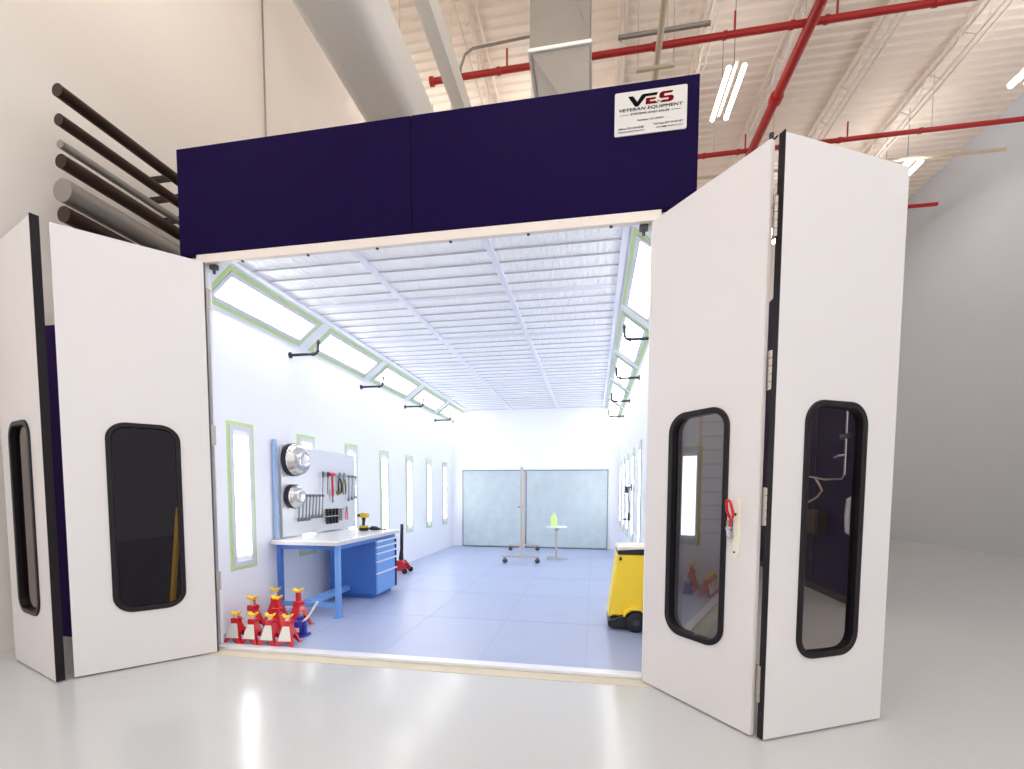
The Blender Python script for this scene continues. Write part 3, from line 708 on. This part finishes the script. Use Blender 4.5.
# hose and gauge on right wall
hs = thing('air_regulator', 'air regulator and hanging hose on the right booth wall', 'regulator', (XE, 7.3, .95))
G().box((XE - .03, 7.3 - .03, 1.40), (XE, 7.3 + .03, 1.52)).obj('bracket', M['dark_grey'], hs, smooth=0, bevel=.005)
G().tube([(XE - .03, 7.30, 1.46), (XE - .08, 7.30, 1.46)], .012, 10).lathe([(.035, 0), (.035, .09), (.028, .1), (0, .1)], (XE - .085, 7.30, 1.38), n=16).obj('filter_bowl', M['black'], hs)
G().tube([(XE - .085, 7.30, 1.40), (XE - .07, 7.30, 1.34), (XE - .05, 7.30, 1.25), (XE - .04, 7.30, 1.15), (XE - .045, 7.30, 1.02)], .010, 10).obj('hose', M['dark_grey'], hs)
G().tube([(XE - .045, 7.30, 1.07), (XE - .045, 7.30, .98), (XE - .05, 7.30, .95)], [.022, .026, .018], 12).tube([(XE - .04, 7.30, .97), (XE - .15, 7.27, .975)], .012, 8).obj('coupling', M['black'], hs)

# ------------------------------------------------------------------ hall services overhead
def cross_pipe(y, x0, x1, z, r, lab, coup):
    t = thing('sprinkler_pipe', lab, 'pipe', (x0, y, z), 0, 'red sprinkler branch pipes')
    G().tube([(x0, y, z), (x1, y, z)], r, 14).obj('pipe', M['red_pipe'], t)
    G().tube([(x0 - .02, y, z), (x0 + .05, y, z)], r * 1.5, 14).obj('end_cap', M['red_pipe'], t)
    for x in coup: G().tube([(x - .03, y, z), (x + .03, y, z)], r * 1.25, 14).obj('coupling', M['red_pipe'], t)
    for x in coup[::2]: G().tube([(x + .15, y, z), (x + .15, y, z + .35)], r * .35, 8).obj('sprinkler_riser', M['red_pipe'], t)
    for x in coup[1::2]: G().tube([(x + .2, y, z), (x + .2, y, 9.9)], .008, 6).obj('hanger_rod', M['tan_steel'], t)
cross_pipe(8.42, -3.0, 8.6, 8.8, .05, 'red sprinkler branch pipe nearest above the booth fascia', [-1.75, .9, 2.0, 3.0, 3.5, 5.0, 6.5])
cross_pipe(11.2, -3.0, 8.6, 8.8, .045, 'red sprinkler branch pipe crossing just above the folding door tops', [.9, 2.3, 3.0, 3.5, 5.0, 6.5])
cross_pipe(14.0, -3.0, 8.6, 8.8, .045, 'red sprinkler branch pipe farthest back beyond the booth', [.9, 2.3, 3.5, 5.0])
t = thing('sprinkler_main', 'thick red sprinkler main pipe running from overhead toward the back', 'pipe', (3.25, 4, 8.72))
G().tube([(3.25, 3.5, 8.72), (3.25, 16.9, 8.72)], .085, 18).obj('pipe', M['red_pipe'], t)
for y in (6.6, 9.75, 12.9): G().tube([(3.25, y - .06, 8.72), (3.25, y + .06, 8.72)], .115, 18).obj('coupling', M['red_pipe'], t)
for y in (8.1, 12.0): G().tube([(3.25, y, 8.72), (3.95, y - .35, 9.35)], .022, 8).obj('sway_brace', M['black_pipe'], t)
t = tag(G().tube([(.3, 8.3, 8.92), (1.75, 8.3, 8.92)], .035, 10).obj('conduit', M['galv']), 'short grey conduit run beside the red branch pipe above the fascia', 'conduit')
t = thing('strut_hanger', 'tan strut hung from the roof above the fascia', 'hanger', (.95, 8.0, 8.6))
G().tube([(.9, 6.0, 8.6), (.97, 9.4, 8.6)], .05, 12).obj('tube', M['tan_steel'], t)
G().box((.62, 8.46, 8.50), (1.24, 8.52, 8.545)).obj('crossbar', M['tan_steel'], t, smooth=0)
for x in (.64, 1.22): G().tube([(x, 8.49, 8.52), (x, 8.49, 9.9)], .009, 6).obj('rod', M['tan_steel'], t)
tag(G().tube([(-2.42, 8.3, 4.0), (-2.42, 8.3, 8.7), (-2.40, 8.28, 8.85), (-2.3, 8.2, 8.97), (-2.15, 8.15, 9.0), (-.9, 8.1, 9.0)], .022, 8).obj('conduit', M['galv']), 'bent grey conduit rising behind the fascia beside the rectangular duct', 'conduit')
tag(G().tube([(3.9, 11.9, 8.75), (-3.0, 11.75, 8.75)], .035, 8).tube([(3.9, 11.9, 8.75), (8.6, 12.0, 8.75)], .035, 8).obj('conduit', M['tan_steel']), 'long tan conduit crossing behind the second red branch pipe', 'conduit')
tag(G().tube([(-4.96, 6.55, 3.0), (-4.96, 6.55, 9.95)], .013, 8).obj('conduit', M['galv']), 'thin upright conduit on the cream left wall above the fascia', 'conduit')

# large pale round-cornered duct
dk = thing('air_duct', 'large pale insulated air duct running overhead beside the cream left wall', 'duct', (-2.42, 7, 6.0))
G().prism(rrect(-2.95, -2.22, 6.0, 6.75, .2, 6), XZf, -1, 11).obj('duct', M['duct_white'], dk, smooth=40)
for y in (4.0, 7.0):
    for x in (-2.99, -2.18): G().tube([(x, y, 5.98), (x, y, 9.9)], .008, 6).obj('hanger_rod', M['tan_steel'], dk)
# galvanised riser behind the fascia
rd = thing('duct_riser', 'rectangular galvanised duct riser standing on the booth behind the fascia', 'duct', (-.48, 6.4, 3.6))
G().box((-.853, 6.0, 6.84), (-.115, 6.75, 9.9)).obj('upper_duct', M['galv'], rd, smooth=0)
g = G()
lo = [(-.42, 6.02, 6.2), (-.12, 6.02, 6.2), (-.12, 6.7, 6.2), (-.42, 6.7, 6.2)]; hi = [(-.85, 6.0, 6.84), (-.118, 6.0, 6.84), (-.118, 6.75, 6.84), (-.85, 6.75, 6.84)]
for k in range(4): g.quad(lo[k], lo[(k+1) % 4], hi[(k+1) % 4], hi[k])
g.obj('reducer', M['galv'], rd, smooth=0)
G().box((-.42, 6.02, 3.69), (-.12, 6.7, 6.2)).obj('lower_duct', M['galv'], rd, smooth=0)
G().box((-.875, 5.975, 6.82), (-.095, 6.775, 6.86)).obj('flange', M['duct_white'], rd, smooth=0)
g = G()
for a, b in (((-.85, 6.9), (-.115, 9.0)), ((-.115, 6.9), (-.85, 9.0))): g.bar((a[0], 5.999, a[1]), (b[0], 5.999, b[1]), .012, .006, (0, 1, 0))
g.obj('crease', M['galv'], rd, smooth=0)
tag(G().prism(rrect(-.955, -.40, 3.69, 7.8, .04), XZf, 6.85, 7.5).obj('branch_duct', M['duct_white']), 'pale upright duct on the booth roof behind the rectangular galvanised duct riser', 'duct')
struct(G().box((XW - .1, D0 + .36, 3.62), (XE + .1, DB + .1, 3.68)).obj('ceiling_booth_roof', M['galv'], smooth=0))

# pipes on the left wall
PL = [(4.80, .055, 'pipe_brown', 'topmost dark pipe'), (4.56, .05, 'pipe_brown', 'second dark pipe from the top'), (4.36, .035, 'galv', 'thin galvanised pipe'), (4.22, .06, 'pipe_brown', 'third dark pipe from the top'), (3.98, .10, 'galv', 'thick galvanised pipe'), (3.78, .07, 'pipe_brown', 'lowest dark pipe')]
for z, r, m, lab in PL:
    tag(G().tube([(-4.55, 3.4, z), (-4.55, 12, z)], r, 14).obj('wall_pipe', M[m]), lab + ' in the rack along the cream left wall', 'pipe', 'pipes along the left wall')
rk2 = thing('pipe_bracket', 'brown bracket frame carrying the pipes along the left wall', 'bracket', (-4.8, 4.9, 3.6))
G().box((-4.48, 4.62, 3.6), (-4.43, 4.68, 4.95)).obj('post', M['pipe_brown'], rk2, smooth=0)
for z in (3.66, 4.10, 4.44, 4.68, 4.9): G().box((-4.99, 4.62, z - .02), (-4.43, 4.68, z + .02)).obj('arm', M['pipe_brown'], rk2, smooth=0)

# hall lamps
def tube_fixture(x, y, z, lab, L=1.12, m='tube_light', r=.05):
    t = thing('tube_light', lab, 'light', (x, y, z), 0, 'twin tube lights under the hall roof')
    for s in (-.125, .125):
        G().tube([(x + s, y - L/2, z), (x + s, y + L/2, z)], r, 12).obj('tube', M[m], t)
    G().box((x - .025, y - L/2 - .03, z + .05), (x + .025, y + L/2 + .03, z + .09)).obj('housing', M['beam_white'], t, smooth=0, bevel=.01)
    for yy in (y - .4, y + .4): G().tube([(x, yy, z + .1), (x, yy, 9.9)], .006, 6).obj('suspension_wire', M['steel_dark'], t)
tube_fixture(2.295, 9.35, 8.6, 'glowing twin tube light hanging from the roof right of the fascia', 1.12, 'tube_light_soft', .04)
for n, (x, y) in enumerate([(-3.6, -2.5), (-1.0, -2.5), (2.0, -2.5), (5.0, -2.5), (-3.4, .6), (-.9, .6), (1.8, .6), (5.0, .6), (6.5, 4.0), (-3.4, 3.7), (7.3, 9.35), (4.9, 14.2), (-3.6, 10.6), (-1.2, 10.6), (-3.6, 12.7), (-1.2, 12.7), (.9, 14.6), (6.8, 12.5), (8.0, 6.5)]):  # lamps added to brighten the hall, its deck and left wall
    tube_fixture(x, y, 8.6, {(7.3, 9.35): 'added twin tube light under the roof at the far right, above the pale wall', (6.8, 12.5): 'small distant added twin tube light just beyond the top corner of the outer right door'}.get((x, y), 'added twin tube light lighting the hall, hung unseen under its roof'), 1.3, 'tube_light' if y < 3 else 'tube_light_dim')

# ------------------------------------------------------------------ beyond the doors
nb = thing('dark_cabin', 'tall dark navy equipment cabin standing beyond the right folding doors', 'cabin', (3.4, 8, 0))
G().box((3.15, 6.0, .0), (3.32, 11.5, 4.9)).obj('body', M['navy_dark'], nb, smooth=0, bevel=.01)
for y in (7.3, 8.6, 9.9): G().box((3.142, y - .012, .1), (3.15, y + .012, 4.85)).obj('panel_seam', M['black'], nb, smooth=0)
G().box((3.135, 6.0, 0), (3.15, 11.5, .09)).obj('kick_strip', M['black'], nb, smooth=0)
G().tube([(3.15, 6.28, 1.34), (3.09, 6.28, 1.30), (3.08, 6.28, 1.1), (3.09, 6.28, .92), (3.15, 6.28, .88)], .03, 10).obj('pull_handle', M['frame_grey'], nb)
pp = thing('valve_pipe', 'grey pipe with valve and hose on the dark cabin side', 'pipe', (3.12, 6.4, 1.5))
G().tube([(3.10, 6.42, 2.42), (3.10, 6.42, 1.62), (3.10, 6.46, 1.57), (3.10, 6.9, 1.57), (3.10, 7.35, 1.62)], .016, 10).obj('pipe', M['steel'], pp)
G().tube([(3.10, 6.36, 2.1), (3.10, 6.52, 2.1)], .035, 10).tube([(3.10, 6.42, 2.1), (3.04, 6.34, 2.1)], .014, 8).obj('valve', M['steel_dark'], pp)
G().tube([(3.10, 6.42, 1.86), (3.05, 6.46, 1.86), (3.03, 6.54, 1.84)], .018, 8).obj('tap', M['steel'], pp)
G().tube([(3.10, 7.2, 1.60), (3.07, 7.0, 1.5), (3.07, 6.92, 1.42), (3.07, 7.05, 1.33), (3.10, 7.4, 1.25)], .014, 8).obj('hose', M['tan_steel'], pp)
bx = thing('control_box', 'dark brown control box on the dark cabin side below the pipe', 'box', (3.1, 7.1, .9))
G().box((3.02, 6.9, .82), (3.15, 7.35, 1.15)).obj('case', M['pipe_brown'], bx, smooth=0, bevel=.01)
G().box((3.01, 6.93, .85), (3.02, 7.32, 1.12)).obj('lid', M['pipe_brown'], bx, smooth=0, bevel=.004)
# yellow ladder seen through the left door window
ld = thing('step_ladder', 'short yellow step ladder beyond the left folding door, seen through its dark window', 'ladder', (-4.25, 4.2, 0))
for y in (4.02, 4.42): G().bar((-4.16, y, .0), (-4.26, y, 1.22), .06, .035, (0, 1, 0)).obj('rail', M['ladder_yellow'], ld, smooth=0)
for y in (4.02, 4.42): G().bar((-4.42, y, .0), (-4.28, y, 1.16), .04, .03, (0, 1, 0)).obj('rear_leg', M['ladder_yellow'], ld, smooth=0)
for k in range(4):
    z = .24 + k * .28; G().box((-4.24 - .08 * z, 4.03, z), (-4.14 - .08 * z, 4.41, z + .03)).obj('step', M['ladder_yellow'], ld, smooth=0)
ld.location.x += .12
lb = thing('access_ladder', 'yellow access ladder beyond the booth, seen through the window beside the red lever handle', 'ladder', (2.9, 12.4, 0))
for x in (2.66, 3.24): G().box((x - .03, 12.37, 0), (x + .03, 12.43, 3.55)).obj('rail', M['ladder_yellow'], lb, smooth=0)
for k in range(9): G().tube([(2.66, 12.4, .35 + k * .35), (3.24, 12.4, .35 + k * .35)], .02, 8).obj('rung', M['ladder_yellow'], lb)
G().box((2.6, 12.3, 3.4), (3.3, 12.5, 3.46)).obj('top_step', M['ladder_yellow'], lb, smooth=0)
lc = thing('window_backing', 'added dark navy box against the cream wall, darkening the left door window', 'cabinet', (-4.7, 4.6, 0))  # added box that makes the left door window look dark
G().box((-4.97, 3.5, 0), (-4.5, 5.6, 2.9)).obj('body', M['navy_dark'], lc, smooth=0, bevel=.01)
G().box((-4.5, 4.54, .2), (-4.49, 4.56, 2.8)).obj('door_seam', M['black'], lc, smooth=0)

# ------------------------------------------------------------------ world, camera
w = bpy.data.worlds.new('World'); sc.world = w; w.use_nodes = True
bg = w.node_tree.nodes['Background']; bg.inputs[0].default_value = (1, .99, .98, 1); bg.inputs[1].default_value = 1.35

cd = bpy.data.cameras.new('Camera'); cam = bpy.data.objects.new('Camera', cd); COL.objects.link(cam)
yaw, pit, rol, cy, f = .1742, -.0615, .0036, 519.36, 460.0
F = Vector((-math.sin(yaw)*math.cos(pit), math.cos(yaw)*math.cos(pit), math.sin(pit)))
R0 = Vector((math.cos(yaw), math.sin(yaw), 0)); U0 = R0.cross(F)
R = R0 * math.cos(rol) + U0 * math.sin(rol); U = -R0 * math.sin(rol) + U0 * math.cos(rol)
mw = Matrix((R, U, -F)).transposed().to_4x4(); mw.translation = (0, 0, 1.4)
cam.matrix_world = mw
cd.sensor_fit = 'HORIZONTAL'; cd.sensor_width = 36; cd.lens = f / 1024 * 36
cd.shift_x = 0; cd.shift_y = (cy - 384.5) / 1024
cd.clip_start = .05; cd.clip_end = 200
sc.camera = cam
vs = sc.view_settings
vs.view_transform = 'Standard'; vs.look = 'None'; vs.gamma = 1; vs.use_curve_mapping = False; vs.exposure = 0.0
sc.cycles.max_bounces = 10; sc.cycles.diffuse_bounces = 6; sc.cycles.transparent_max_bounces = 12
